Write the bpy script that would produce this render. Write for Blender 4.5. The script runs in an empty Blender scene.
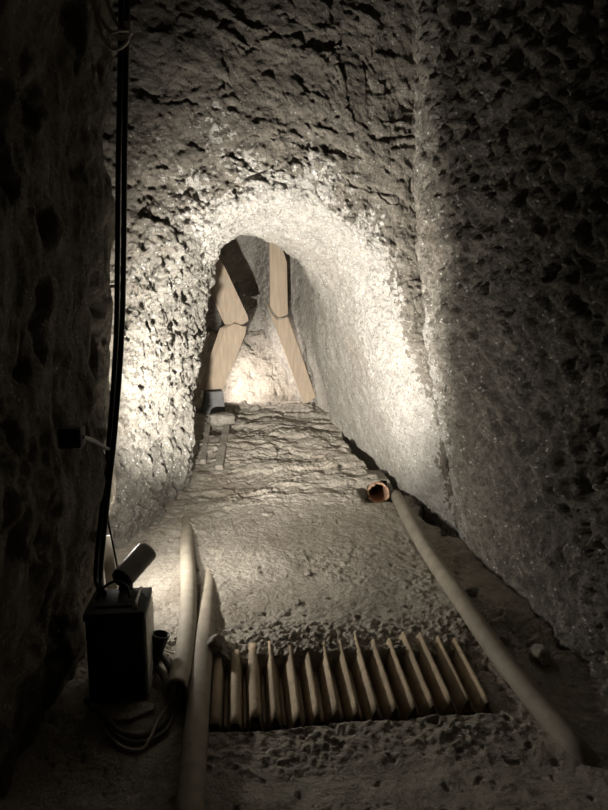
import bpy, bmesh, math, random
import numpy as np
from mathutils import Vector, Matrix

SC = bpy.context.scene
COL = SC.collection
random.seed(7)

# ------------------------------------------------------------------ camera
F = 600.0
TH = math.atan(64/600.0)
PT = math.radians(9)
CAM = np.array([0, 0, 1.5])
FW = np.array([math.sin(TH)*math.cos(PT), math.cos(TH)*math.cos(PT), -math.sin(PT)])
RT = np.array([math.cos(TH), -math.sin(TH), 0.0])
UP = np.cross(RT, FW)
cd = bpy.data.cameras.new('camera')
cam = bpy.data.objects.new('camera', cd)
COL.objects.link(cam)
cd.sensor_fit = 'HORIZONTAL'
cd.sensor_width = 36
cd.lens = 36*F/608
cd.clip_start = 0.02
R3 = Matrix(((RT[0], UP[0], -FW[0]), (RT[1], UP[1], -FW[1]), (RT[2], UP[2], -FW[2])))
cam.matrix_world = Matrix.Translation(CAM) @ R3.to_4x4()
SC.camera = cam

def ray(u, v):
    return FW + (u-304)/F*RT + (405-v)/F*UP
def aty(u, v, y):
    d = ray(u, v)
    return CAM + d*(y/d[1])
def atz(u, v, z):
    d = ray(u, v)
    return CAM + d*((z-CAM[2])/d[2])

# ------------------------------------------------------------------ noise (numpy gradient noise)
def _h(ix, iy, iz, s):
    a = (ix.astype(np.int64)*73856093) ^ (iy.astype(np.int64)*19349663) ^ (iz.astype(np.int64)*83492791) ^ (s*2654435761)
    a = (a ^ (a >> 13))*1274126177 & 0xffffffff
    a = (a ^ (a >> 16))*2246822519 & 0xffffffff
    return ((a ^ (a >> 15)) & 0xffffff)/float(0xffffff)
def perlin(P, s=0):
    P = np.asarray(P, float)
    i = np.floor(P).astype(np.int64)
    f = P-i
    w = f*f*f*(f*(f*6-15)+10)
    out = 0
    for dx in (0, 1):
        for dy in (0, 1):
            for dz in (0, 1):
                ix, iy, iz = i[..., 0]+dx, i[..., 1]+dy, i[..., 2]+dz
                g = _h(ix, iy, iz, s)*2*math.pi
                c = _h(ix, iy, iz, s+31)*2-1
                q = np.sqrt(1-c*c)
                v = q*np.cos(g)*(f[..., 0]-dx)+q*np.sin(g)*(f[..., 1]-dy)+c*(f[..., 2]-dz)
                out = out+v*(w[..., 0] if dx else 1-w[..., 0])*(w[..., 1] if dy else 1-w[..., 1])*(w[..., 2] if dz else 1-w[..., 2])
    return out*1.5
def fbm(P, o=4, s=0, gain=.5):
    P = np.asarray(P, float)
    t, a = 0, 1.0
    for k in range(o):
        t = t+a*perlin(P*(2.03**k)+k*17.3, s+k)
        a *= gain
    return t
def worley(P, s=0):
    P = np.asarray(P, float)
    i = np.floor(P).astype(np.int64)
    best = np.full(P.shape[:-1], 9.0)
    for dx in (-1, 0, 1):
        for dy in (-1, 0, 1):
            for dz in (-1, 0, 1):
                ix, iy, iz = i[..., 0]+dx, i[..., 1]+dy, i[..., 2]+dz
                d = (ix+_h(ix, iy, iz, s)-P[..., 0])**2+(iy+_h(ix, iy, iz, s+1)-P[..., 1])**2+(iz+_h(ix, iy, iz, s+2)-P[..., 2])**2
                best = np.minimum(best, d)
    return np.sqrt(best)
def sst(a, b, x):
    t = np.clip((np.asarray(x, float)-a)/(b-a), 0, 1)
    return t*t*(3-2*t)

# ------------------------------------------------------------------ floor height
HOLE = None
def wall_foot(y):                       # where the right hand rock meets the ground
    return np.interp(y, [0, 2.3, 3.4, 3.8, 4.3, 4.8, 5.35, 6.0, 7.6], [1.5, 1.44, 1.43, 1.40, 1.27, 1.10, .90, .74, .45])
def zbase(x, y):
    x = np.asarray(x, float); y = np.asarray(y, float)
    tun = np.interp(y, [0, 1.75, 1.99, 2.5, 3.0, 3.6, 4.5, 5.2, 5.95, 6.08, 6.22, 6.38, 6.6, 6.9, 7.5],
                    [-.05, -.04, -.006, .05, .065, .10, .25, .40, .57, .58, .49, .54, .80, 1.2, 1.6])
    out = tun
    inx = sst(-.175, -.15, x)*(1-sst(.90, .99, x))
    pit = inx*sst(1.985, 2.015, y)*(1-sst(2.30, 2.37, y))
    out = out*(1-pit)+(-.12)*pit
    return out
def zlow(x, y):
    x = np.asarray(x, float); y = np.asarray(y, float)
    P = np.stack([x, y, 0*x], -1)
    z = zbase(x, y)+.03*fbm(P*1.7, 2, 3)
    # crevice along the foot of the right wall
    e = wall_foot(y)-x
    rag = .05*fbm(np.stack([x*3, y*9, 0*x], -1), 3, 5)
    wid = np.interp(y, [3.35, 3.5, 3.8, 3.95, 4.1, 4.35, 4.8, 5.2, 5.45], [-.2, .14, .17, .05, .16, .19, .16, .05, -.2])
    z = z-.32*sst(.03, -.03, e-wid-rag)*sst(3.3, 3.5, y)*sst(5.6, 5.2, y)
    return z
def zfull(x, y):
    P = np.stack([x, y, 0*x], -1)
    z = zlow(x, y)
    tunn = sst(3.8, 4.3, y)*sst(6.3, 6.0, y)
    wob = .35*fbm(P*np.array([1.6, 1.6, 1]), 3, 8)
    n = fbm(np.stack([x*1.6+.5*y, y*7.0+wob, 0*x], -1), 3, 9)
    n2 = fbm(np.stack([x*2.1-.5*y, y*12.0-wob, 0*x+4], -1), 3, 12)
    brk = sst(-.02, .3, fbm(np.stack([x*3.2, y*4.1, 0*x+8], -1), 3, 14))
    brk2 = sst(.05, .3, fbm(np.stack([x*4.2, y*5.1, 0*x+3], -1), 3, 17))
    z = z-tunn*(brk*.045*np.exp(-(n/.05)**2)+brk2*.03*np.exp(-(n2/.05)**2))
    z = z+tunn*(.012*np.tanh(n*9)+.018*fbm(P*5, 3, 18))
    crumb = .35+.65*sst(.0, .3, fbm(P*2.3, 2, 21)) + 1.1*np.exp(-((y-2.46)/.13)**2)+.3*np.exp(-((y-1.92)/.09)**2)
    near = 1-.72*sst(1.9, 1.72, y)
    z = z+crumb*near*(.008*fbm(P*24, 3, 22)+.016*np.maximum(0, .55-worley(P*30, 5))+.010*np.maximum(0, .5-worley(P*62, 6)))
    z = z+.008*fbm(P*8, 3, 26)+sst(6.25, 6.5, y)*(.05*fbm(np.stack([x*5, y*9, 0*x], -1), 4, 46)-.03*np.exp(-(n2/.08)**2))
    z = z-.05*np.maximum(0, fbm(P*15, 2, 40)-.5)
    z = z+.06*np.maximum(0, fbm(P*3.3, 3, 44)-.2)*sst(1.05, 1.25, x+.1*(y-2))*(1-sst(3.2, 3.6, y))
    z = z+.05*np.exp(-((x+.12)/.06)**2-((y-2.44)/.07)**2)
    return z
def onfloor(u, v, dz=0.0):
    d = ray(u, v)
    lo, hi = .8, 9.0
    ts = np.linspace(lo, hi, 1400)
    P = CAM+ts[:, None]*d
    g = P[:, 2]-(zlow(P[:, 0], P[:, 1])+dz)
    k = np.argmax(g < 0)
    if k == 0: return P[-1]
    a = g[k-1]/(g[k-1]-g[k])
    return P[k-1]+(P[k]-P[k-1])*a
def gz(x, y):
    return float(zfull(np.array([x]), np.array([y]))[0])

# ------------------------------------------------------------------ materials
def mat(name):
    m = bpy.data.materials.new(name); m.use_nodes = True
    nt = m.node_tree
    return m, nt, nt.nodes['Principled BSDF'], nt.nodes, nt.links
def ramp(N, stops):
    r = N.new('ShaderNodeValToRGB')
    el = r.color_ramp.elements
    while len(el) < len(stops): el.new(.5)
    for e, (p, c) in zip(el, stops):
        e.position = p; e.color = (*c, 1)
    return r
def rock(name, dark, light, scale=5, speck=.5, speckscale=45, bump=1.0, bdist=.03, stain=None, fine=45, pore=.5):
    m, nt, B, N, L = mat(name)
    tc = N.new('ShaderNodeTexCoord')
    def noise(sc, det=6, ro=.6):
        n = N.new('ShaderNodeTexNoise'); n.inputs['Scale'].default_value = sc; n.inputs['Detail'].default_value = det; n.inputs['Roughness'].default_value = ro
        L.new(tc.outputs['Object'], n.inputs['Vector']); return n.outputs['Fac']
    def mixc(fac, a, b, mode='MIX'):
        mx = N.new('ShaderNodeMix'); mx.data_type = 'RGBA'; mx.blend_type = mode
        if isinstance(fac, float): mx.inputs[0].default_value = fac
        else: L.new(fac, mx.inputs[0])
        L.new(a, mx.inputs[6])
        if isinstance(b, tuple): mx.inputs[7].default_value = (*b, 1)
        else: L.new(b, mx.inputs[7])
        return mx.outputs[2]
    r = ramp(N, [(.3, dark), (.7, light)])
    L.new(noise(scale, 9, .7), r.inputs['Fac'])
    col = r.outputs['Color']
    if stain:
        r4 = ramp(N, [(.55, (0, 0, 0)), (.72, (.6, .6, .6))]); L.new(noise(2.3, 6), r4.inputs['Fac'])
        col = mixc(r4.outputs['Color'], col, stain)
    # fine pores and grain of the stone; high pore also mimics relief shadows
    r5 = ramp(N, [(.34, (.45, .44, .42)), (.5, (1, 1, 1))]); L.new(noise(fine*2.2, 6, .7), r5.inputs['Fac'])
    col = mixc(pore, col, r5.outputs['Color'], 'MULTIPLY')
    r6 = ramp(N, [(.36, (.5, .49, .47)), (.52, (1, 1, 1))]); L.new(noise(fine*.5, 5, .65), r6.inputs['Fac'])
    col = mixc(pore*.8, col, r6.outputs['Color'], 'MULTIPLY')
    if speck:
        vo = N.new('ShaderNodeTexVoronoi'); vo.inputs['Scale'].default_value = speckscale
        ad = N.new('ShaderNodeVectorMath'); ad.operation = 'ADD'
        nn = N.new('ShaderNodeTexNoise'); nn.inputs['Scale'].default_value = speckscale*1.5
        L.new(tc.outputs['Object'], nn.inputs['Vector'])
        sc_ = N.new('ShaderNodeVectorMath'); sc_.operation = 'SCALE'; sc_.inputs['Scale'].default_value = .6/speckscale
        L.new(nn.outputs['Color'], sc_.inputs[0]); L.new(tc.outputs['Object'], ad.inputs[0]); L.new(sc_.outputs[0], ad.inputs[1])
        L.new(ad.outputs[0], vo.inputs['Vector'])
        r2 = ramp(N, [(.18, (1, 1, 1)), (.30, (0, 0, 0))]); L.new(vo.outputs['Distance'], r2.inputs['Fac'])
        r3 = ramp(N, [(.50, (0, 0, 0)), (.62, (speck,)*3)]); L.new(noise(speckscale*.4, 4), r3.inputs['Fac'])
        mu = N.new('ShaderNodeMath'); mu.operation = 'MULTIPLY'
        L.new(r2.outputs['Color'], mu.inputs[0]); L.new(r3.outputs['Color'], mu.inputs[1])
        col = mixc(mu.outputs[0], col, (.95, .93, .88))
    L.new(col, B.inputs['Base Color'])
    B.inputs['Roughness'].default_value = .85
    B.inputs['Specular IOR Level'].default_value = .25
    b1 = N.new('ShaderNodeBump'); b1.inputs['Strength'].default_value = bump; b1.inputs['Distance'].default_value = bdist
    L.new(noise(fine, 8, .72), b1.inputs['Height'])
    b2 = N.new('ShaderNodeBump'); b2.inputs['Strength'].default_value = bump*.8; b2.inputs['Distance'].default_value = bdist*2.2
    L.new(noise(fine*.36, 5, .6), b2.inputs['Height'])
    L.new(b2.outputs['Normal'], b1.inputs['Normal'])
    L.new(b1.outputs['Normal'], B.inputs['Normal'])
    return m
def plain(name, c, rough=.6, var=.25, scale=12, metal=0, bump=.1, dust=None, stretch=None):
    m, nt, B, N, L = mat(name)
    tc = N.new('ShaderNodeTexCoord')
    mp = N.new('ShaderNodeMapping')
    if stretch: mp.inputs['Scale'].default_value = stretch
    L.new(tc.outputs['Object'], mp.inputs['Vector'])
    n = N.new('ShaderNodeTexNoise'); n.inputs['Scale'].default_value = scale; n.inputs['Detail'].default_value = 6
    L.new(mp.outputs['Vector'], n.inputs['Vector'])
    r = ramp(N, [(.3, tuple(x*(1-var) for x in c)), (.7, tuple(min(1, x*(1+var)) for x in c))])
    L.new(n.outputs['Fac'], r.inputs['Fac'])
    col = r.outputs['Color']
    if dust:
        n2 = N.new('ShaderNodeTexNoise'); n2.inputs['Scale'].default_value = scale*2.5; n2.inputs['Detail'].default_value = 8; n2.inputs['Roughness'].default_value = .75
        L.new(tc.outputs['Object'], n2.inputs['Vector'])
        r2 = ramp(N, [(.5, (0, 0, 0)), (.62, (.8, .8, .8))]); L.new(n2.outputs['Fac'], r2.inputs['Fac'])
        mx = N.new('ShaderNodeMix'); mx.data_type = 'RGBA'
        L.new(r2.outputs['Color'], mx.inputs[0]); L.new(col, mx.inputs[6]); mx.inputs[7].default_value = (*dust, 1)
        col = mx.outputs[2]
    L.new(col, B.inputs['Base Color'])
    B.inputs['Roughness'].default_value = rough; B.inputs['Metallic'].default_value = metal
    B.inputs['Specular IOR Level'].default_value = .3
    bp = N.new('ShaderNodeBump'); bp.inputs['Strength'].default_value = bump; bp.inputs['Distance'].default_value = .005
    L.new(n.outputs['Fac'], bp.inputs['Height']); L.new(bp.outputs['Normal'], B.inputs['Normal'])
    return m

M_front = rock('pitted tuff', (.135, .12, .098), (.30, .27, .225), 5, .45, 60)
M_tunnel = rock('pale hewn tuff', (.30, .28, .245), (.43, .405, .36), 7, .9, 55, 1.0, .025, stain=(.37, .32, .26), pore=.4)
M_rim = rock('crusted pale tuff', (.37, .35, .315), (.56, .535, .49), 8, 1.0, 50, 1.0, .03, pore=.55)
M_jamb = rock('dimmed dusty jamb', (.17, .158, .135), (.35, .33, .29), 8, .9, 45, 1.0, .03, pore=.7)  # dirty rock, darkened further to dim the overlit left jamb
M_right = rock('hewn side wall', (.19, .172, .145), (.44, .405, .345), 9, .9, 38, pore=.95,  stain=(.24, .20, .155))  # heavy pore mottle stands in for weak relief shadows
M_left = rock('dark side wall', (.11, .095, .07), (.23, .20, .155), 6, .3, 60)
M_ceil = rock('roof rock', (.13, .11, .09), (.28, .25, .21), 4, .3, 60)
M_floor = rock('trodden earth', (.31, .278, .232), (.50, .458, .39), 5, .35, 70, .9, .02, stain=(.24, .19, .14), fine=60)
M_stone = rock('loose stone', (.22, .2, .17), (.38, .35, .3), 9, .3, 70, .7, .015)
M_pvc = plain('dusty grey plastic pipe', (.27, .24, .19), .7, .2, 14, bump=.25, dust=(.25, .22, .175))
M_pvc2 = plain('dull brown pipe', (.24, .21, .165), .75, .25, 14, bump=.3, dust=(.23, .2, .16))
M_terra = plain('terracotta', (.42, .25, .155), .85, .3, 40, bump=.4, dust=(.42, .37, .31))
M_black = plain('black rubber', (.012, .012, .012), .45, .3, 30)
M_boxp = plain('black painted metal', (.02, .019, .018), .75, .3, 20)
M_boxl = plain('box metal lit tone', (.62, .60, .54), .5, .2, 20)  # lamp light on the box's side panel is put into this base colour
M_tube = plain('grey lamp metal', (.22, .215, .19), .45, .15, 20)
M_wire = plain('grey cable sheath', (.11, .1, .088), .5, .25, 20)
M_hose = plain('dusty dark hose', (.13, .12, .1), .6, .3, 20)
M_coil = plain('pale cable sheath', (.42, .38, .32), .6, .25, 20)
M_rust = plain('rusty sheet metal', (.37, .29, .195), .75, .35, 14, 0.0, .4, dust=(.24, .2, .15), stretch=(1, .25, 1))
M_wood = plain('new timber', (.36, .285, .21), .8, .16, 5, bump=.2, dust=(.33, .28, .225), stretch=(9, 9, .8))
M_woodd = plain('grey timber', (.30, .25, .19), .8, .2, 6, bump=.2, stretch=(9, 9, .8))
M_dblock = plain('dark grey plastic', (.085, .085, .082), .5, .25, 18)
M_pale = plain('pale strip', (.55, .5, .42), .6, .15, 12)
M_glow, _nt, _B, _N, _L = mat('lamp glass')
_B.inputs['Emission Color'].default_value = (1, .93, .82, 1); _B.inputs['Emission Strength'].default_value = 12
_B.inputs['Base Color'].default_value = (.8, .8, .78, 1)

# ------------------------------------------------------------------ object helpers
def link(name, me, m, parent=None, smooth=True):
    o = bpy.data.objects.new(name, me); COL.objects.link(o)
    if m: me.materials.append(m)
    if parent is not None:
        o.parent = parent
        o.matrix_parent_inverse = Matrix.Translation(parent.location).inverted()
    if smooth:
        me.polygons.foreach_set('use_smooth', [True]*len(me.polygons))
    return o
def tag(o, label=None, cat=None, group=None, kind=None):
    if label: o['label'] = label
    if cat: o['category'] = cat
    if group: o['group'] = group
    if kind: o['kind'] = kind
    return o
def empty(name, loc, label, cat, group=None):
    o = bpy.data.objects.new(name, None); COL.objects.link(o)
    o.location = Vector([float(c) for c in loc]); o.empty_display_size = .05
    return tag(o, label, cat, group)
def grid_mesh(name, V, keep=None, flip=False):
    a, b = V.shape[:2]
    idx = np.arange(a*b).reshape(a, b)
    q = np.stack([idx[:-1, :-1], idx[1:, :-1], idx[1:, 1:], idx[:-1, 1:]], -1).reshape(-1, 4)
    if flip: q = q[:, ::-1]
    if keep is not None: q = q[keep.reshape(-1)]
    me = bpy.data.meshes.new(name)
    n = len(q)
    me.vertices.add(a*b); me.vertices.foreach_set('co', V.reshape(-1).astype(np.float32))
    me.loops.add(n*4); me.loops.foreach_set('vertex_index', q.reshape(-1).astype(np.int32))
    me.polygons.add(n)
    me.polygons.foreach_set('loop_start', np.arange(0, n*4, 4, dtype=np.int32))
    me.polygons.foreach_set('loop_total', np.full(n, 4, dtype=np.int32))
    me.update(calc_edges=True); me.validate()
    return me
def gnormals(V):
    du = np.gradient(V, axis=0); dv = np.gradient(V, axis=1)
    n = np.cross(du, dv)
    return n/(np.linalg.norm(n, axis=-1, keepdims=True)+1e-9)
def crom(C, n):
    C = np.asarray(C, float)
    k = len(C)
    E = np.concatenate([2*C[:1]-C[1:2], C, 2*C[-1:]-C[-2:-1]], 0)
    t = np.linspace(0, k-1, n)
    i = np.minimum(t.astype(int), k-2); f = t-i
    f = f.reshape((-1,)+(1,)*(C.ndim-1))
    p0, p1, p2, p3 = E[i], E[i+1], E[i+2], E[i+3]
    return .5*(2*p1+(p2-p0)*f+(2*p0-5*p1+4*p2-p3)*f**2+(3*p1-p0-3*p2+p3)*f**3)
def frames(P):
    T = np.gradient(P, axis=0); T /= np.linalg.norm(T, axis=1, keepdims=True)
    ref = np.array([0, 0, 1.0]) if abs(T[0][2]) < .9 else np.array([1.0, 0, 0])
    A = np.cross(T[0], ref); A /= np.linalg.norm(A)
    As = []
    for t in T:
        A = A-t*np.dot(A, t); A /= np.linalg.norm(A); As.append(A)
    As = np.array(As)
    return T, As, np.cross(T, As)
def rings_mesh(name, rings, cap0=True, cap1=True):
    n = len(rings[0]); V = np.concatenate(rings); fs = []
    for i in range(len(rings)-1):
        for j in range(n):
            k = (j+1) % n
            fs.append((i*n+j, i*n+k, (i+1)*n+k, (i+1)*n+j))
    if cap0: fs.append(tuple(range(n-1, -1, -1)))
    if cap1: fs.append(tuple((len(rings)-1)*n+j for j in range(n)))
    me = bpy.data.meshes.new(name); me.from_pydata(V.tolist(), [], fs); me.update()
    bm = bmesh.new(); bm.from_mesh(me); bmesh.ops.recalc_face_normals(bm, faces=bm.faces); bm.to_mesh(me); bm.free()
    return me
def tube_mesh(name, pts, r, seg=12, n=None, wall=None, rib=0):
    P = crom(np.array(pts, float), n or max(8, 8*len(pts)))
    T, A, B = frames(P)
    a = np.linspace(0, 2*math.pi, seg, endpoint=False)
    rr = np.full(len(P), r) if np.isscalar(r) else np.interp(np.linspace(0, 1, len(P)), np.linspace(0, 1, len(r)), r)
    if rib: rr = rr*(1+rib*(np.arange(len(P)) % 2))
    mk = lambda i, q: P[i]+q*(np.cos(a)[:, None]*A[i]+np.sin(a)[:, None]*B[i])
    if wall is None:
        return rings_mesh(name, [mk(i, rr[i]) for i in range(len(P))])
    R = [mk(i, rr[i]) for i in range(len(P))]
    R += [mk(i, rr[i]-wall) for i in range(len(P)-1, -1, -1)]
    R.append(R[0])
    return rings_mesh(name, R, False, False)
def autosmooth(o, ang=40):
    me = o.data
    bm = bmesh.new(); bm.from_mesh(me)
    bmesh.ops.remove_doubles(bm, verts=bm.verts, dist=1e-5)
    for e in bm.edges:
        if len(e.link_faces) == 2 and e.calc_face_angle(0) > math.radians(ang): e.smooth = False
    bm.to_mesh(me); bm.free()
    return o
def box_bm(bm, x0, x1, y0, y1, z0, z1, bev=.004):
    r = bmesh.ops.create_cube(bm, size=1)
    for v in r['verts']:
        v.co = ((x0+x1)/2+v.co.x*(x1-x0), (y0+y1)/2+v.co.y*(y1-y0), (z0+z1)/2+v.co.z*(z1-z0))
    if bev:
        es = list({e for v in r['verts'] for e in v.link_edges})
        bmesh.ops.bevel(bm, geom=es, offset=bev, segments=2, affect='EDGES', profile=.5)
def box_mesh(name, *a, bev=.004):
    bm = bmesh.new(); box_bm(bm, *a, bev=bev)
    me = bpy.data.meshes.new(name); bm.to_mesh(me); bm.free()
    return me

# ------------------------------------------------------------------ rock shell: face with the arch, and the tunnel beyond
def px(L, y): return [aty(u, v, y) for u, v in L]
def foot(P, dz=.4):
    P = [np.array(p, float) for p in P]
    return P
X = lambda *a: [np.array(p, float) for p in a]
secs = [
  X((-1.45, 3.40, -.3), (-1.45, 3.40, .8), (-1.42, 3.42, 1.9), (-1.3, 3.45, 3.6), (.2, 3.42, 3.75), (1.0, 3.45, 3.5), (1.25, 3.46, 1.9), (1.42, 3.48, .8), (1.55, 3.48, -.4)),
  X((-1.0, 3.50, -.3), (-1.0, 3.50, .75), (-.93, 3.48, 1.75), (-.72, 3.46, 2.75), (.25, 3.42, 2.85), (.93, 3.46, 2.5), (1.14, 3.49, 1.6), (1.32, 3.51, .75), (1.45, 3.5, -.4)),
  X((-.72, 3.52, -.3))+px([(116, 480), (138, 330), (186, 226), (285, 186), (378, 246), (418, 345), (443, 450)], 3.52)+X((1.46, 3.52, -.4)),
  X((-.58, 3.72, -.3))+px([(150, 480), (166, 335), (200, 240), (280, 203), (358, 255), (394, 350), (421, 450)], 3.75)+X((1.43, 3.8, -.4)),
  X((-.50, 4.0, -.3))+px([(172, 480), (186, 345), (207, 248), (268, 223)], 4.05)+px([(334, 266)], 4.12)+px([(366, 355), (394, 452)], 4.25)+X((1.32, 4.3, -.4)),
  X((-.42, 4.4, -.3))+px([(189, 465), (201, 350), (217, 256), (252, 237)], 4.4)+px([(312, 272)], 4.55)+px([(340, 355), (371, 444)], 4.8)+X((1.16, 4.8, -.3)),
  X((-.50, 5.0, -.1), (-.52, 5.0, .7), (-.5, 5.0, 1.4), (-.36, 5.0, 2.05))+px([(255, 226)], 5.0)+px([(302, 262), (318, 350), (337, 420)], 5.35)+X((.94, 5.35, -.2)),
  X((-.70, 5.7, .2), (-.72, 5.7, .9), (-.7, 5.7, 1.6), (-.5, 5.7, 2.3), (.05, 5.7, 2.6))+px([(302, 240), (311, 335), (326, 405)], 5.75)+X((.84, 5.7, .0)),
  X((-.75, 6.2, .2), (-.75, 6.2, .9), (-.72, 6.2, 1.6), (-.5, 6.2, 2.35), (.1, 6.2, 2.6))+px([(291, 240), (292, 325), (301, 394)], 6.2)+X((.64, 6.2, .2)),
  X((-.7, 6.6, .3), (-.7, 6.6, .9), (-.68, 6.6, 1.6), (-.5, 6.6, 2.35), (.0, 6.6, 2.6))+px([(266, 240), (268, 312), (285, 376)], 6.6)+X((.50, 6.6, .4)),
  X((-.5, 6.95, .6), (-.5, 6.95, 1.0), (-.48, 6.95, 1.6), (-.4, 6.95, 2.2), (-.05, 6.95, 2.4))+px([(254, 240), (257, 300), (264, 340)], 6.95)+X((.25, 6.95, .9)),
  X((-.12, 7.02, 1.0), (-.12, 7.02, 1.2), (-.12, 7.02, 1.5), (-.1, 7.02, 1.8), (-.05, 7.02, 1.8), (0, 7.02, 1.8), (.0, 7.02, 1.5), (.0, 7.02, 1.2), (.0, 7.02, 1.0)),
]
NS = 900
S = np.array([crom(np.array(s), NS) for s in secs])          # sections x NS x 3
tv = np.concatenate([np.linspace(0, 1, 110, endpoint=False), np.linspace(1, 2, 100, endpoint=False), np.linspace(2, 5, 300, endpoint=False), np.linspace(5, len(secs)-1, 170)])
NT = len(tv)
E_ = np.concatenate([2*S[:1]-S[1:2], S, 2*S[-1:]-S[-2:-1]], 0)
ii = np.minimum(tv.astype(int), len(secs)-2); ff = (tv-ii)[:, None, None]
p0, p1, p2, p3 = E_[ii], E_[ii+1], E_[ii+2], E_[ii+3]
V = .5*(2*p1+(p2-p0)*ff+(2*p0-5*p1+4*p2-p3)*ff**2+(3*p1-p0-3*p2+p3)*ff**3)
tt = tv[:, None]+np.zeros((1, NS))
ss = np.linspace(0, 1, NS)[None, :]+np.zeros((NT, 1))
N = gnormals(V)
ctr = np.array([.3, 0, 1.2])
c2 = ctr-V; c2[..., 1] = -.6
sg = np.sign((N*c2).sum(-1).mean())
N = N*sg                                                       # towards the open space
leftw = sst(.52, .30, ss)*sst(5.6, 4.5, tt)*sst(.8, 1.8, tt)    # flaky left jamb
facew = sst(2.3, 1.6, tt)                                       # the face above the arch
topw = np.exp(-((ss-.5)/.22)**2)
Q = V.copy()
rimw = np.exp(-((tt-2.6)/1.1)**2)
d = .045*fbm(Q*2.1, 3, 50)+.020*fbm(Q*7, 3, 51)
d += (.010+.006*rimw)*fbm(Q*26, 3, 52)
d += .012*np.maximum(0, .55-worley(Q*30, 7))+(.006+.006*rimw)*np.maximum(0, .5-worley(Q*70, 8))
# face above the arch: broken, crumbly rock with sharp little ledges
sk = Q+.15*np.stack([fbm(Q*2, 2, 103), 0*Q[..., 0], fbm(Q*2, 2, 104)], -1); sk[..., 2] += .25*sk[..., 0]
c1_ = fbm(sk*np.array([3.0, 3, 6.0]), 4, 55)
wq = Q+.12*np.stack([fbm(Q*3, 2, 101), 0*Q[..., 0], fbm(Q*3, 2, 102)], -1)
c2_ = fbm(wq*np.array([8, 8, 9.0]), 4, 56)
d += facew*(.015*np.tanh(c1_*6)+.008*np.tanh(c2_*5)-.035*np.exp(-(c1_/.05)**2)*sst(0, .3, c2_+.2)+.03*np.maximum(0, .6-worley(Q*11, 21))
            -.08*np.maximum(0, fbm(Q*np.array([8, 8, 10]), 3, 59)-.36))
fl = fbm(Q*np.array([11, 11, 5.5]), 4, 57)
ham = worley(Q*np.array([17, 17, 11]), 9)
d += leftw*(.026*fl+.045*np.maximum(0, .55-ham)-.10*np.maximum(0, fbm(Q*np.array([16, 16, 8]), 3, 58)-.16))
smooth_patch = sst(.10, .05, ss)*sst(3.2, 2.6, tt)
d *= 1-.75*smooth_patch
d *= 1-.5*facew*sst(2.0, 1.5, tt)
d *= 1-.55*sst(.62, .72, ss)*sst(3.2, 4.6, tt)*sst(9, 7, tt)    # right hand tunnel wall is dressed smoother
V = V+N*d[..., None]
flip = sg < 0
ksp = int(np.argmax(tt[:, 0] > 3.5))
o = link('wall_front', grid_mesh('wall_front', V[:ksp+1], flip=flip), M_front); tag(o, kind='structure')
# the hewn rim of the arch is the paler, crusted rock; deeper in the wall is dressed and greyer; tone step also deepens lamp falloff
def mats(o, A, B_):
    vv = V[A:B_+1]; n_ = B_-A
    q_ = vv[:-1, :-1]
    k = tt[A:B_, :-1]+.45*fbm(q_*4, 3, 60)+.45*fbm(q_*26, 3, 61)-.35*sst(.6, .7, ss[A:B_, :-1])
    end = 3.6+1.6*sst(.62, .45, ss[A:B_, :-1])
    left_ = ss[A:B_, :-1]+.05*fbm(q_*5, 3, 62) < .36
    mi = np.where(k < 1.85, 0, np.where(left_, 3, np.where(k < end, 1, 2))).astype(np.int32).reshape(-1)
    o.data.materials.clear()
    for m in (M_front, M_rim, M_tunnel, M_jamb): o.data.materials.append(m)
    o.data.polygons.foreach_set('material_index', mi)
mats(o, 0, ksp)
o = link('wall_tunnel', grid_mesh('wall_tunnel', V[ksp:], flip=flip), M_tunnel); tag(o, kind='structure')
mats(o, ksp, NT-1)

# right side wall
ys = np.linspace(-.6, 3.75, 420); zs = np.linspace(-.4, 3.7, 420)
Y, Z = np.meshgrid(ys, zs, indexing='ij')
Xn = 1.40-.165*np.maximum(Z, 0)+.012*Z**2+.02*(3.5-Y)
Xc = np.interp(Z, [-.4, 0, .65, 1.33, 1.84, 2.66, 3.7], [1.42, 1.38, 1.25, 1.10, 1.02, .985, .97])
k_ = sst(2.2, 3.4, Y)
Xw = Xn*(1-k_)+Xc*k_+.55*np.maximum(0, Y-3.47)
P = np.stack([Xw, Y, Z], -1)
ga = P.copy(); ga[..., 2] = P[..., 2]+.45*P[..., 1]; ga[..., 1] = P[..., 1]-.45*P[..., 2]
rd = 1-np.abs(fbm(ga*np.array([6, 10, 4.5]), 3, 71))
d = .05*fbm(P*1.6, 3, 70)+.045*(rd**3-.4)+.016*fbm(ga*np.array([16, 26, 10]), 4, 72)
d += .016*np.tanh(7*fbm(ga*np.array([10, 16, 7.5]), 3, 75))+.009*np.tanh(6*fbm(ga*np.array([22, 34, 15]), 3, 76))
d += .050*(np.maximum(0, .62-worley(ga*np.array([8, 15, 6]), 11))-.12)+.012*np.maximum(0, .5-worley(P*30, 13))+.010*np.maximum(0, .5-worley(P*62, 14))
d *= 1-.6*sst(.85, .0, Z)*sst(1.5, 3, Y)
d = d*(1-.6*sst(2.9, 3.5, Y))
P[..., 0] -= d
PRW = P.copy()
o = link('wall_right', grid_mesh('wall_right', P, flip=True), M_right); tag(o, kind='structure')
o.data.materials.append(M_rim)
q_ = P[:-1, :-1]
k = (q_[..., 1]-3.42)/.22+.9*fbm(q_*5, 3, 60)+.9*fbm(q_*26, 3, 61)-2*sst(1.5, 1.9, q_[..., 2])
o.data.polygons.foreach_set('material_index', (k > 0).astype(np.int32).reshape(-1))

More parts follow.
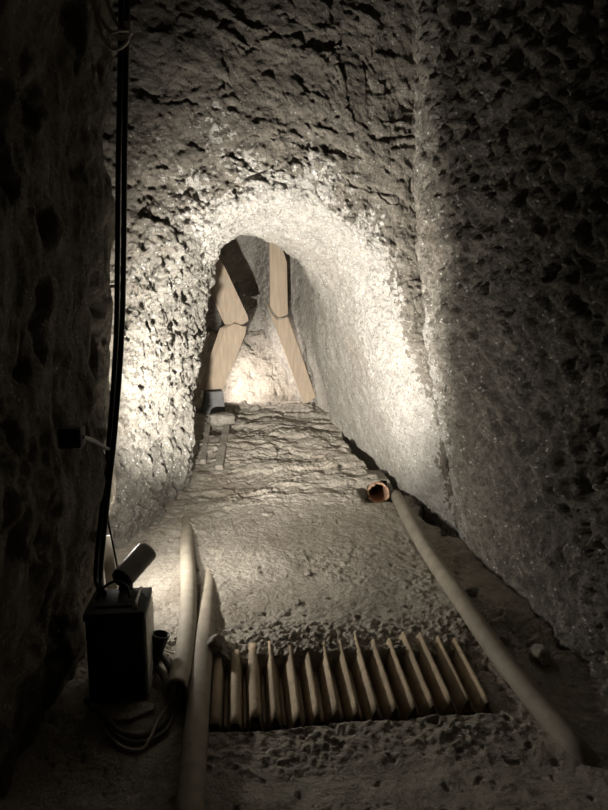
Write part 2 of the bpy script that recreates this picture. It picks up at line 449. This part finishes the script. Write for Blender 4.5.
# left side wall, ending at a corner, then a recess
prof = crom(np.array([(-.80, -.6), (-.72, 1.0), (-.655, 2.0), (-.625, 2.55), (-.64, 2.80), (-.86, 2.95), (-1.25, 3.0), (-1.42, 3.15), (-1.44, 3.7)]), 460)
zs = np.linspace(-.4, 3.7, 420)
P = np.stack([prof[:, None, 0]+.085*(zs[None]-1.15)+(.05*sst(.35, .75, zs)*sst(2.2, 1.7, zs))[None]+.02*np.sin(zs*2.3+.4)[None], prof[:, None, 1]+0*zs[None], 0*prof[:, None, 0]+zs[None]], -1)
Nn = gnormals(P)
if Nn[100, 100, 0] < 0: Nn = -Nn
d = .05*fbm(P*1.8, 3, 80)+.035*fbm(P*np.array([5, 5, 3.0]), 3, 81)+.012*fbm(P*np.array([20, 20, 11]), 3, 82)
d += .04*np.maximum(0, .6-worley(P*np.array([9, 9, 5]), 15))-.14*np.maximum(0, fbm(P*np.array([5, 5, 4]), 3, 84)-.25)
P = P+Nn*(d*.8)[..., None]
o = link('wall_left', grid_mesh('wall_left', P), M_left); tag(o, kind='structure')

# roof of the near passage
xs = np.linspace(-1.6, 1.8, 160); ys = np.linspace(-.6, 3.8, 160)
Xg, Yg = np.meshgrid(xs, ys, indexing='ij')
P = np.stack([Xg, Yg, 3.42+0*Xg], -1)
P[..., 2] += .08*fbm(P*2, 4, 90)
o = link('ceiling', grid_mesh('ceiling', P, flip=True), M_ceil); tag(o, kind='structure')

# floor
tm = aty(378, 493, 4.26)                                        # mouth of the clay pipe
TD = np.array([.10, 1.0, -.10]); TD /= np.linalg.norm(TD)
TR = .082
xs = np.linspace(-1.6, 1.75, 620)
ys = np.concatenate([np.linspace(.3, 1.5, 60, endpoint=False), np.linspace(1.5, 3.2, 380, endpoint=False), np.linspace(3.2, 6.4, 460, endpoint=False), np.linspace(6.4, 8.3, 120)])
Xg, Yg = np.meshgrid(xs, ys, indexing='ij')
Zg = zfull(Xg, Yg)
pz = tm[2]+TD[2]/TD[1]*(Yg-tm[1]); pxx = tm[0]+TD[0]/TD[1]*(Yg-tm[1])
mound = sst(.21, .08, np.abs(Xg-pxx))*sst(.012, .05, Yg-tm[1])*sst(1.0, .45, Yg-tm[1])
Zg = np.maximum(Zg, Zg*(1-mound)+(pz+TR+.012)*mound)
lip = sst(.19, .1, np.abs(Xg-pxx))*sst(-.35, -.03, Yg-tm[1])*sst(.02, -.0, Yg-tm[1])
Zg = Zg*(1-lip)+np.minimum(Zg, tm[2]-TR*.95)*lip
P = np.stack([Xg, Yg, Zg], -1)
rel = P-tm; al = (rel*TD).sum(-1); rad = np.linalg.norm(rel-al[..., None]*TD, axis=-1)
bad = (al > -.02) & (al < .6) & (rad < TR*.93)
kb = ~(bad[:-1, :-1] | bad[1:, :-1] | bad[1:, 1:] | bad[:-1, 1:])
o = link('floor', grid_mesh('floor', P, keep=kb), M_floor); tag(o, kind='structure')

# ------------------------------------------------------------------ pipes
def P3(*a): return [np.array(p, float) for p in a]
def pipe_pts(L, r):
    return [onfloor(u, v, r+dz) for u, v, dz in L]

pts = pipe_pts([(386, 470, -.16), (393, 488, -.06), (401, 505, -.015), (425, 548, 0), (462, 602, .0), (503, 660, .0), (545, 712, -.012), (578, 750, -.035), (600, 778, -.12)], .043)
e = empty('conduit_pipe', pts[3], 'long beige pipe running down the right side beside the rough wall', 'pipe')
link('pipe_body', tube_mesh('p', pts, .043, 20, 60), M_pvc, e)

ptsA = pipe_pts([(187, 505, -.13), (187, 528, -.065), (187, 550, -.025), (188.5, 580, 0), (188, 620, 0), (184, 655, .01), (176, 690, .05)], .041)
eA = empty('conduit_pipe', ptsA[3], 'left grey conduit with cut open end spilling cables beside the black box', 'pipe')
link('pipe_body', tube_mesh('p', ptsA, .041, 20, 60, wall=.006), M_pvc, eA)

ptsB = pipe_pts([(210, 555, -.14), (208, 585, -.07), (205, 630, -.02), (200, 680, 0), (196, 730, .005), (191, 790, .005), (186, 850, .0)], .044)
eB = empty('conduit_pipe', ptsB[3], 'thick brown conduit left of the ridged sheet running to the bottom edge', 'pipe')
link('pipe_body', tube_mesh('p', ptsB, .044, 20, 60, wall=.006), M_pvc2, eB)

# clay pipe mouth
e = empty('clay_pipe', tm, 'orange broken clay pipe mouth set in the earth by the right crevice', 'pipe')
me = tube_mesh('clay', [tm-TD*.02, tm+TD*.2, tm+TD*.45], TR, 40, 30, wall=.014)
for v in me.vertices:
    q = np.array(v.co)-tm; a = float((q*TD).sum())
    if a < .03:
        w = math.atan2(q[2], q[0])
        v.co = Vector(np.array(v.co)+TD*(.012*math.sin(5*w)+.010*math.sin(11*w+1)))
link('pipe_wall', me, M_terra, e)
plug = tube_mesh('earth', [tm+TD*.40, tm+TD*.47], TR*.9, 24, 4)
link('earth_plug', plug, M_floor, e)

# ------------------------------------------------------------------ ridged metal sheet half buried
zc = lambda y: .005+.055*(y-2.02)/.45
xr = []
nr = 15
for i in range(nr): xr.append(-.115+i*.0745)
e = empty('corrugated_sheet', (.4, 2.05, -.03), 'rusty ridged metal sheet half buried across the passage floor', 'sheet')
rnd = random.Random(3)
bm = bmesh.new()
def strip(prof0, prof1, th, name, m):
    n = len(prof0)
    rows = []
    K = 10
    for k in range(K):
        t = k/(K-1)
        rows.append([np.array(a)*(1-t)+np.array(b)*t for a, b in zip(prof0, prof1)])
    Vt = np.array(rows)
    jit = .0018*fbm(Vt*30, 2, 99)
    Vt[..., 2] += jit
    me = grid_mesh(name, Vt)
    o = link(name, me, m, e, smooth=False)
    md = o.modifiers.new('s', 'SOLIDIFY'); md.thickness = th; md.offset = -1
    return o
for i, x in enumerate(xr):
    y0 = 2.015+.03*(rnd.random()-.5)+(.03 if i > 11 else 0)
    y1 = 2.43+.05*(rnd.random()-.3)-(.05 if i < 2 else 0)
    w = .026+.003*rnd.random(); h = .062+.01*rnd.random()
    z0, z1 = zc(y0)+.006*(rnd.random()-.5), zc(y1)+.006*(rnd.random()-.5)
    if i > 12: z0 -= .012; z1 -= .012
    sh = .10*(1 if i > 3 else .3)*0
    tw = .012 if i > 3 else .0
    fl_ = .012 if i < 3 else .002
    pr = lambda xx, y, z: [(xx-w, y, z-h), (xx-fl_+tw, y, z), (xx+fl_+tw, y, z), (xx+w, y, z-h)]
    strip(pr(x, y0, z0), pr(x, y1, z1), .004, 'ridge', M_rust)
base0, base1 = [], []
for i, x in enumerate(xr):
    for s in (-.037, .037):
        base0.append((x+s, 2.06, zc(2.06)-.073)); base1.append((x+s, 2.43, zc(2.43)-.073))
strip(base0, base1, .003, 'valley_web', M_rust)

# ------------------------------------------------------------------ black box, lamp tube and cables on the left
bx0, bx1, by0, by1 = -.592, -.374, 2.16, 2.36
bz = min(gz(-.45, 2.2), gz(-.4, 2.3))-.01
bt = float(aty(130, 612, by0)[2])
e = empty('junction_box', (-.49, 2.26, bz), 'black metal electrical box standing against the left wall', 'box')
link('body', box_mesh('b', bx0, bx1-.008, by0, by1, bz, bt-.03), M_boxp, e)
link('lid', box_mesh('b', bx0-.006, bx1, by0-.006, by1+.004, bt-.029, bt), M_boxp, e)
link('side_panel', box_mesh('b', bx1-.0075, bx1+.003, by0+.012, by1-.004, bz+.01, bt-.034, bev=.002), M_boxl, e)['label'] = 'side panel of the box, lamp light painted in as a pale tone'
link('top_plate', box_mesh('b', bx0+.03, bx1-.05, by0+.04, by1-.03, bt+.0005, bt+.008, bev=.003), M_boxp, e)
link('handle', tube_mesh('h', [(bx1-.035, by0+.03, bt+.001), (bx1-.035, by0+.035, bt+.022), (bx1-.035, by1-.05, bt+.022), (bx1-.035, by1-.045, bt+.001)], .006, 8), M_boxl, e)
link('latch', box_mesh('b', -.51, -.47, by0-.014, by0-.0062, bt-.06, bt-.012, bev=.002), M_boxp, e)
cpt = crom(np.array([(-.53, by0-.004, bz+.12), (-.50, by0-.008, bz+.085), (-.46, by0-.008, bz+.08), (-.43, by0-.004, bz+.11)]), 12)
link('carry_loop', tube_mesh('c', cpt, .005, 8), M_boxp, e)

# cylindrical lamp leaning on the box, aimed into the tunnel
c0 = np.array([-.485, 2.345, bt+.052]); 
AIM = np.array([.335, .82, .46]); AIM /= np.linalg.norm(AIM)
c1 = aty(147, 551, 2.47)
ax = c1-c0; LEN = np.linalg.norm(ax); ax /= LEN
e = empty('cylindrical_lamp', c0, 'grey cylindrical lamp tilted on the back of the black box', 'lamp')
link('lamp_housing', tube_mesh('l', [c0, c0+ax*LEN*.5, c1], .047, 28, 14, wall=.003), M_tube, e)
link('rear_cap', tube_mesh('l', [c0-ax*.02, c0-ax*.012, c0, c0+ax*.006], [.034, .044, .0445, .0435], 28, 8), M_black, e)
lens = tube_mesh('l', [c1-ax*.035, c1-ax*.030], .0425, 24, 4)
link('lens', lens, M_glow, e)
link('bracket', box_mesh('b', c0[0]-.02, c0[0]+.035, c0[1]-.0, c0[1]+.03, bt-.02, bt+.015, bev=.003), M_black, e)

# pale strip behind the hanging cable
a_, b_ = aty(110, 530, 2.78), aty(113, 590, 2.78)
e = link('narrow_panel', box_mesh('b', -.026, .026, -.008, .008, 0, .40, bev=.003), M_pale)
e.location = Vector((float(b_[0]), 2.80, gz(float(b_[0]), 2.8)-.01)); e.rotation_euler = (0, math.radians(-3), 0)
tag(e, 'pale narrow panel standing upright behind the black box', 'panel')

# small lamp in the recess behind the corner
e = empty('recess_lamp', (-.74, 3.03, .53), 'small lamp glowing behind the hanging cables at the left corner', 'lamp')
link('lamp_housing', tube_mesh('l', [(-.775, 3.055, .545), (-.745, 3.03, .535), (-.735, 3.02, .53)], .035, 20, 10, wall=.003), M_tube, e)
link('bulb', tube_mesh('l', [(-.757, 3.04, .5385), (-.751, 3.035, .537)], .030, 20, 4), M_glow, e)
link('stem', tube_mesh('l', [(-.775, 3.056, .545), (-.79, 3.07, .50), (-.79, 3.08, .3), (-.79, 3.08, .0)], .010, 10), M_tube, e)
# hanging cables
def cable(name, pts, r, m, label, cat='cable', group=None, n=None, seg=10, rib=0):
    o = link(name, tube_mesh(name, pts, r, seg, n, rib=rib), m)
    return tag(o, label, cat, group)
yc = 2.42
L1 = [(121.5, -30), (120.5, 60), (118.5, 160), (117.5, 260), (116, 340), (110, 430), (103, 500), (96, 570), (92, 604)]
cable('hanging_cable', [aty(u, v, yc) for u, v in L1[:-1]]+[np.array([-.575, 2.33, bt+.012])], .0105, M_black,
      'left of the two thick black cables hanging down the left wall', n=60)
L2 = [(128, -30), (126, 60), (124.5, 160), (123.5, 260), (121.5, 340), (115, 430), (107.5, 500), (101, 570), (97, 606)]
cable('hanging_cable', [aty(u, v, yc-.02) for u, v in L2[:-1]]+[np.array([-.548, 2.29, bt+.012])], .0105, M_black,
      'right of the two thick black cables hanging down the left wall', n=60)
for lst, lab, r in [
    ([(88, -30), (93, 2), (104, 24), (116, 36), (128, 37), (126, 22)], 'middle and thickest grey cable loop at the top of hanging black cables', .0085),
    ([(104, -30), (108, 2), (115, 20), (122, 32), (128, 34), (130, 20)], 'shortest grey cable loop, nearest the hanging cables at the top', .006),
    ([(92, -30), (97, 15), (101, 32), (107, 45), (115, 50), (127, 42), (127, 28)], 'lowest hanging grey cable loop at the top left', .0065)]:
    cable('cable_loop', [aty(u, v, yc-.045) for u, v in lst], r, M_coil, lab, group='grey cable loops at the top', n=50)
cable('cable_tie', [aty(u, v, yc-.06) for u, v in [(112, 33), (120, 31), (129, 31), (132, 34)]], .005, M_coil, 'small grey tie holding cable loops at the top of black cables', 'tie')
cable('thin_wire', [aty(107, 505, 2.5), aty(108.5, 522, 2.48), aty(112, 540, 2.46), aty(116, 560, 2.44), c0-ax*.018], .0042, M_black, 'thin black wire dropping to the grey lamp behind the box')
cable('plug_lead', [np.array([-.57, 2.24, bt+.015]), np.array([-.54, 2.28, bt+.05]), np.array([-.50, 2.30, bt+.06]), np.array([-.455, 2.27, bt+.05]), np.array([-.44, 2.235, bt+.02])], .006, M_black, 'short black lead curled on top of the black box')

# bracket on the left wall
wp = aty(79, 437, 1.98)
e = empty('cable_bracket', wp, 'dark bracket on the left wall holding the black cables', 'bracket')
link('mount_block', box_mesh('b', wp[0]-.06, wp[0]+.012, wp[1]-.03, wp[1]+.04, wp[2]-.032, wp[2]+.032, bev=.006), M_boxp, e)
link('arm', tube_mesh('a', [wp+np.array([.01, 0, .0]), aty(94, 441, 2.12), aty(106, 448, 2.30), aty(109, 449, 2.385)], .007, 10), M_black, e)

# open funnel shaped stub beside the box
m0 = onfloor(153, 668, .02); m1 = aty(161, 634, m0[1]+.01)
e = link('pipe_stub', tube_mesh('s', [m0, (m0+m1)/2, m1], [.020, .026, .036], 24, 12, wall=.005), M_black)
tag(e, 'short black open ended pipe stub poking up right of the box', 'pipe stub')

# flexible hoses behind the box
h1 = [onfloor(148, 668, .05), onfloor(158, 654, .06), onfloor(168, 664, .05), onfloor(174, 684, .02), onfloor(170, 697, .015)]
cable('flexible_hose', h1, .014, M_hose, 'upper ribbed hose curving between the box and the left conduit', 'hose', n=70, rib=.14)
h2 = [onfloor(146, 680, .03), onfloor(155, 668, .035), onfloor(163, 676, .03), onfloor(167, 692, .015)]
cable('flexible_hose', h2, .012, M_hose, 'lower ribbed hose tucked under the upper one beside the box', 'hose', n=60, rib=.14)
cable('dry_twig', [onfloor(165, 650, .03), onfloor(172, 653, .04), onfloor(179, 656, .03), onfloor(184, 660, .02)], .004, M_woodd, 'thin twig lying by the mouth of the pipe stub', 'twig')

# cables out of the open conduit looping under the box
mouth = ptsA[-1]; dm = ptsA[-1]-ptsA[-2]; dm /= np.linalg.norm(dm)
st = np.array([-.60, 2.12, .02])
for k, (lst, r, lab, m) in enumerate([
    ([(172, 708, .04), (160, 726, .015), (140, 736, .013), (118, 731, .015), (102, 712, .03)], .011, 'thickest dark cable leaving the conduit mouth and looping under the box', M_wire),
    ([(174, 710, .03), (166, 730, .012), (145, 742, .012), (120, 738, .012), (100, 716, .02)], .009, 'dark cable looping just outside the thickest one under the box', M_wire),
    ([(168, 706, .045), (157, 722, .03), (150, 738, .02), (140, 750, .008), (118, 744, .008), (98, 718, .015)], .0055, 'thin pale wire making the lowest loop in front of the box', M_coil)]):
    off = np.array([(-.012, 0, .012), (.012, .0, -.004), (-.014, 0, -.012)][k])
    p = [mouth-dm*.12+off, mouth+off]+[onfloor(*q) for q in lst]+[np.array([-.60+.015*k, 2.135-.012*k, .05])]
    cable('loop_cable', p, r, m, lab, group='cables looping below the box', n=70)

# ------------------------------------------------------------------ timber in the tunnel
def board(name, poly, y, ext, m, label, group=None, tilt=0, yb=None):
    """a board with this face outline, cut from solid timber along ext"""
    A = []
    vs = [q[1] for q in poly]; v0, v1 = min(vs), max(vs)
    for (u, v) in poly:
        yy = y if yb is None else y+(yb-y)*(v-v0)/(v1-v0)
        A.append(aty(u, v, yy))
    A = np.array(A); ext = np.array(ext)
    bm = bmesh.new()
    f = [bm.verts.new(p) for p in A]; b = [bm.verts.new(p+ext) for p in A]
    n = len(f)
    bm.faces.new(f); bm.faces.new(b[::-1])
    for i in range(n):
        j = (i+1) % n
        bm.faces.new((f[i], b[i], b[j], f[j]))
    bmesh.ops.recalc_face_normals(bm, faces=bm.faces)
    bmesh.ops.bevel(bm, geom=[q for q in bm.edges], offset=.006, segments=1, affect='EDGES')
    me = bpy.data.meshes.new(name); bm.to_mesh(me); bm.free()
    o = link(name, me, m, smooth=False)
    return tag(o, label, 'board', group)
G = 'timber boards standing in the tunnel'
board('timber_board', [(186, 230), (208, 230), (248, 315), (249, 321), (243, 325), (238, 321), (230, 325)], 5.95, (-.055, .035, .0), M_wood, 'upper left tan timber board leaning right, touching the left jamb', G, yb=5.85)
board('timber_board', [(226, 328), (236, 323), (243, 326), (247, 326), (246, 334), (224, 389), (205, 390)], 5.85, (-.065, .035, -.0), M_wood, 'lower left tan timber board standing on the dark block', G, yb=5.80)
board('timber_board', [(206, 334), (210, 332), (195, 373), (191, 374)], 5.95, (-.03, .06, 0), M_woodd, 'thin greyish batten left of the lower left timber board', G)
board('timber_board', [(269, 225), (279, 225), (282, 246), (287, 262), (288, 314), (284, 317), (277, 318), (270, 306)], 6.05, (.0, .07, .0), M_wood, 'upper right upright tan timber board reaching the tunnel roof', G)
board('timber_board', [(264, 297), (267, 304), (272, 314), (277, 319.5), (288, 316.5), (300, 350), (316, 397), (304, 406)], 6.0, (.01, .06, .0), M_wood, 'lower right slanting tan timber board with a pointed splinter at its top', G, yb=5.9)

# dark block, flat stone and two battens
q = aty(214, 411, 5.70)
e = empty('dark_block', q, 'dark grey block below the lower left timber board', 'block')
me = bpy.data.meshes.new('k'); bm = bmesh.new()
cs = [aty(u, v, 5.74) for u, v in [(202, 419), (226, 416), (223, 391), (206, 392)]]
f = [bm.verts.new(p) for p in cs]; b = [bm.verts.new(p+np.array([-.03, .22, 0])) for p in cs]
bm.faces.new(f); bm.faces.new(b[::-1])
for i in range(4): bm.faces.new((f[i], b[i], b[(i+1) % 4], f[(i+1) % 4]))
bmesh.ops.recalc_face_normals(bm, faces=bm.faces)
bmesh.ops.bevel(bm, geom=list(bm.edges), offset=.004, segments=1, affect='EDGES')
bm.to_mesh(me); bm.free()
link('block_body', me, M_dblock, e, smooth=False)
bp_ = aty(209.5, 404, 5.735)
link('white_spot', tube_mesh('w', [bp_-np.array([0, .004, 0]), bp_+np.array([0, .004, 0])], .009, 10, 4), M_pale, e)

def stone(p, sx, sy, sz, label, seed=0, m=None, rot=0, name='loose_stone', flat=False, group='loose stones on the tunnel floor'):
    bm = bmesh.new(); bmesh.ops.create_icosphere(bm, subdivisions=4, radius=1)
    C = np.array([v.co[:] for v in bm.verts])
    if flat: C[:, 2] = np.sign(C[:, 2])*np.abs(C[:, 2])**.55
    # chipped facets
    rs = np.random.RandomState(seed)
    for k in range(3 if flat else 9):
        nn = rs.normal(size=3); nn /= np.linalg.norm(nn)
        dd = np.maximum(0, C@nn-(.62+.2*rs.rand())); C = C-dd[:, None]*nn*.9
    C = C*(1+.10*fbm(C*1.6+seed, 3, seed))[:, None]+.02*fbm(C*7+seed, 2, seed)[:, None]
    for v, c in zip(bm.verts, C): v.co = (c[0]*sx, c[1]*sy, c[2]*sz)
    me = bpy.data.meshes.new(name); bm.to_mesh(me); bm.free()
    o = link(name, me, m or M_stone)
    o.location = Vector([float(c) for c in p]); o.rotation_euler = (0, 0, rot)
    return tag(o, label, 'stone', group)
def fstone(u, v, sx, sy, sz, label, seed, **k):
    p = onfloor(u, v, 0); z = gz(p[0], p[1])
    return stone((p[0], p[1], z+sz*.45), sx, sy, sz, label, seed, **k)
p = aty(220, 419, 5.45)
stone(p, .15, .10, .062, 'rounded flat grey stone just below the dark block', 3, name='flat_stone', flat=True, group=None)
for (a, b, w, lab) in [((208, 426), (203, 462), .022, 'left of two dusty grey battens sloping down below the flat stone'), ((227, 424), (219, 468), .030, 'right and wider of two dusty grey battens below the flat stone')]:
    A = onfloor(*a, .036); B_ = onfloor(*b, .020)
    dv = B_-A; ln = np.linalg.norm(dv)
    o = link('half_buried_batten', box_mesh('t', -ln/2, ln/2, -w, w, -.02, .02, bev=.005), M_stone, smooth=False)
    xv = Vector(dv).normalized(); yv = Vector((0, 0, 1)).cross(xv).normalized(); zv = xv.cross(yv)
    mw = Matrix((xv, yv, zv)).transposed().to_4x4(); mw.translation = Vector((A+B_)/2)
    o.matrix_world = mw
    tag(o, lab, 'batten', 'grey battens below the flat stone')

for (u, v, sx, sy, sz, lab, sd) in [
    (240, 424, .075, .06, .035, 'flat grey stone right of the rounded flat stone', 11),
    (234, 413, .05, .04, .03, 'small stone between the flat stone and the bright hollow', 12),
    (255, 410, .06, .05, .045, 'squarish stone on the lip of the bright hollow', 13),
    (268, 405, .035, .03, .03, 'small stone right of the squarish one on the lip', 14),
    (243, 404, .05, .05, .03, 'dark stone at the left edge of the bright hollow', 15),
    (318, 399, .075, .06, .05, 'grey lump at the foot of the lower right timber board', 16),
    (267, 514, .04, .03, .012, 'flat chip on the tunnel floor above the trodden earth', 17),
    (308, 575, .022, .02, .016, 'dark pebble in the middle of the trodden earth', 18),
    (298, 604, .024, .02, .016, 'dark pebble in front of the middle earth', 19),
    (217, 655, .045, .04, .035, 'crumbly pale clod at the left end of the ridged sheet', 20),
    (128, 714, .10, .045, .022, 'flat stone slab lying under the front of the black box', 21),
    (497, 640, .05, .04, .03, 'stone at the foot of the right wall near the beige pipe', 22),
    (470, 596, .05, .03, .03, 'pale stone against the right wall behind the beige pipe', 23),
    (540, 660, .07, .05, .04, 'dark stone in the bottom right corner by the wall', 24),
    (397, 652, .02, .025, .018, 'dark stone stuck at the top of the ridged sheet', 25),
    (345, 447, .05, .035, .025, 'small stone at the inner end of the right crevice', 27),
    (362, 452, .045, .03, .025, 'stone bridging the inner end of the right crevice', 28),
]:
    fstone(u, v, sx, sy, sz, lab, sd, rot=.2 if sd == 21 else sd*.7, flat=sd in (11, 17, 21))

# iron staple on the right wall
rel = PRW-CAM
dep = rel@FW
uu = 304+F*(rel@RT)/np.maximum(dep, .01); vv_ = 405-F*(rel@UP)/np.maximum(dep, .01)
def onwall(u, v):
    k = np.unravel_index(np.argmin((uu-u)**2+(vv_-v)**2+1e6*(dep < .3)), uu.shape)
    return PRW[k]+np.array([-.006, 0, 0])
w0 = onwall(446, 386)
st_ = [w0+np.array(q) for q in [(.012, -.024, .03), (-.008, -.022, .0), (-.010, -.012, -.022), (-.010, .012, -.022), (-.008, .020, .0), (.012, .022, .022)]]
cable('iron_staple', st_, .0045, M_hose, 'small dark iron staple sticking out of the right wall beside the arch rim', 'staple')
# ------------------------------------------------------------------ lights
def spot(name, loc, d, energy, size, blend, rad, col):
    l = bpy.data.lights.new(name, 'SPOT'); l.energy = energy; l.spot_size = math.radians(size); l.spot_blend = blend
    l.shadow_soft_size = rad; l.color = col
    o = bpy.data.objects.new(name, l); COL.objects.link(o); o.location = Vector([float(c) for c in loc])
    o.rotation_euler = Vector([float(c) for c in d]).to_track_quat('-Z', 'Y').to_euler()
    return o
def point(name, loc, energy, rad, col):
    l = bpy.data.lights.new(name, 'POINT'); l.energy = energy; l.shadow_soft_size = rad; l.color = col
    o = bpy.data.objects.new(name, l); COL.objects.link(o); o.location = Vector([float(c) for c in loc])
    return o
WARM = (1, .945, .86)
spot('lamp_beam', c1+ax*.02, AIM, 660, 89, .7, .03, WARM)
spot('lamp_spill', c1+ax*.025, AIM, 74, 154, 1.0, .07, WARM)
rl = np.array([-.715, 3.0, .53])
point('recess_lamp', rl, 8, .04, WARM)
spot('recess_flood', rl, np.array([.45, 3.05, 0])-rl, 46, 136, 1.0, .04, WARM)
ip = aty(214, 360, 6.02)
spot('inner_lamp', ip, aty(280, 385, 6.45)-ip, 85, 120, 1.0, .03, (1, .90, .83))

W = bpy.data.worlds.new('world'); SC.world = W; W.use_nodes = True
bg = W.node_tree.nodes['Background']; bg.inputs[0].default_value = (1, .86, .66, 1); bg.inputs[1].default_value = .016

SC.view_settings.view_transform = 'Standard'; SC.view_settings.look = 'None'
SC.view_settings.gamma = 1; SC.view_settings.exposure = 0
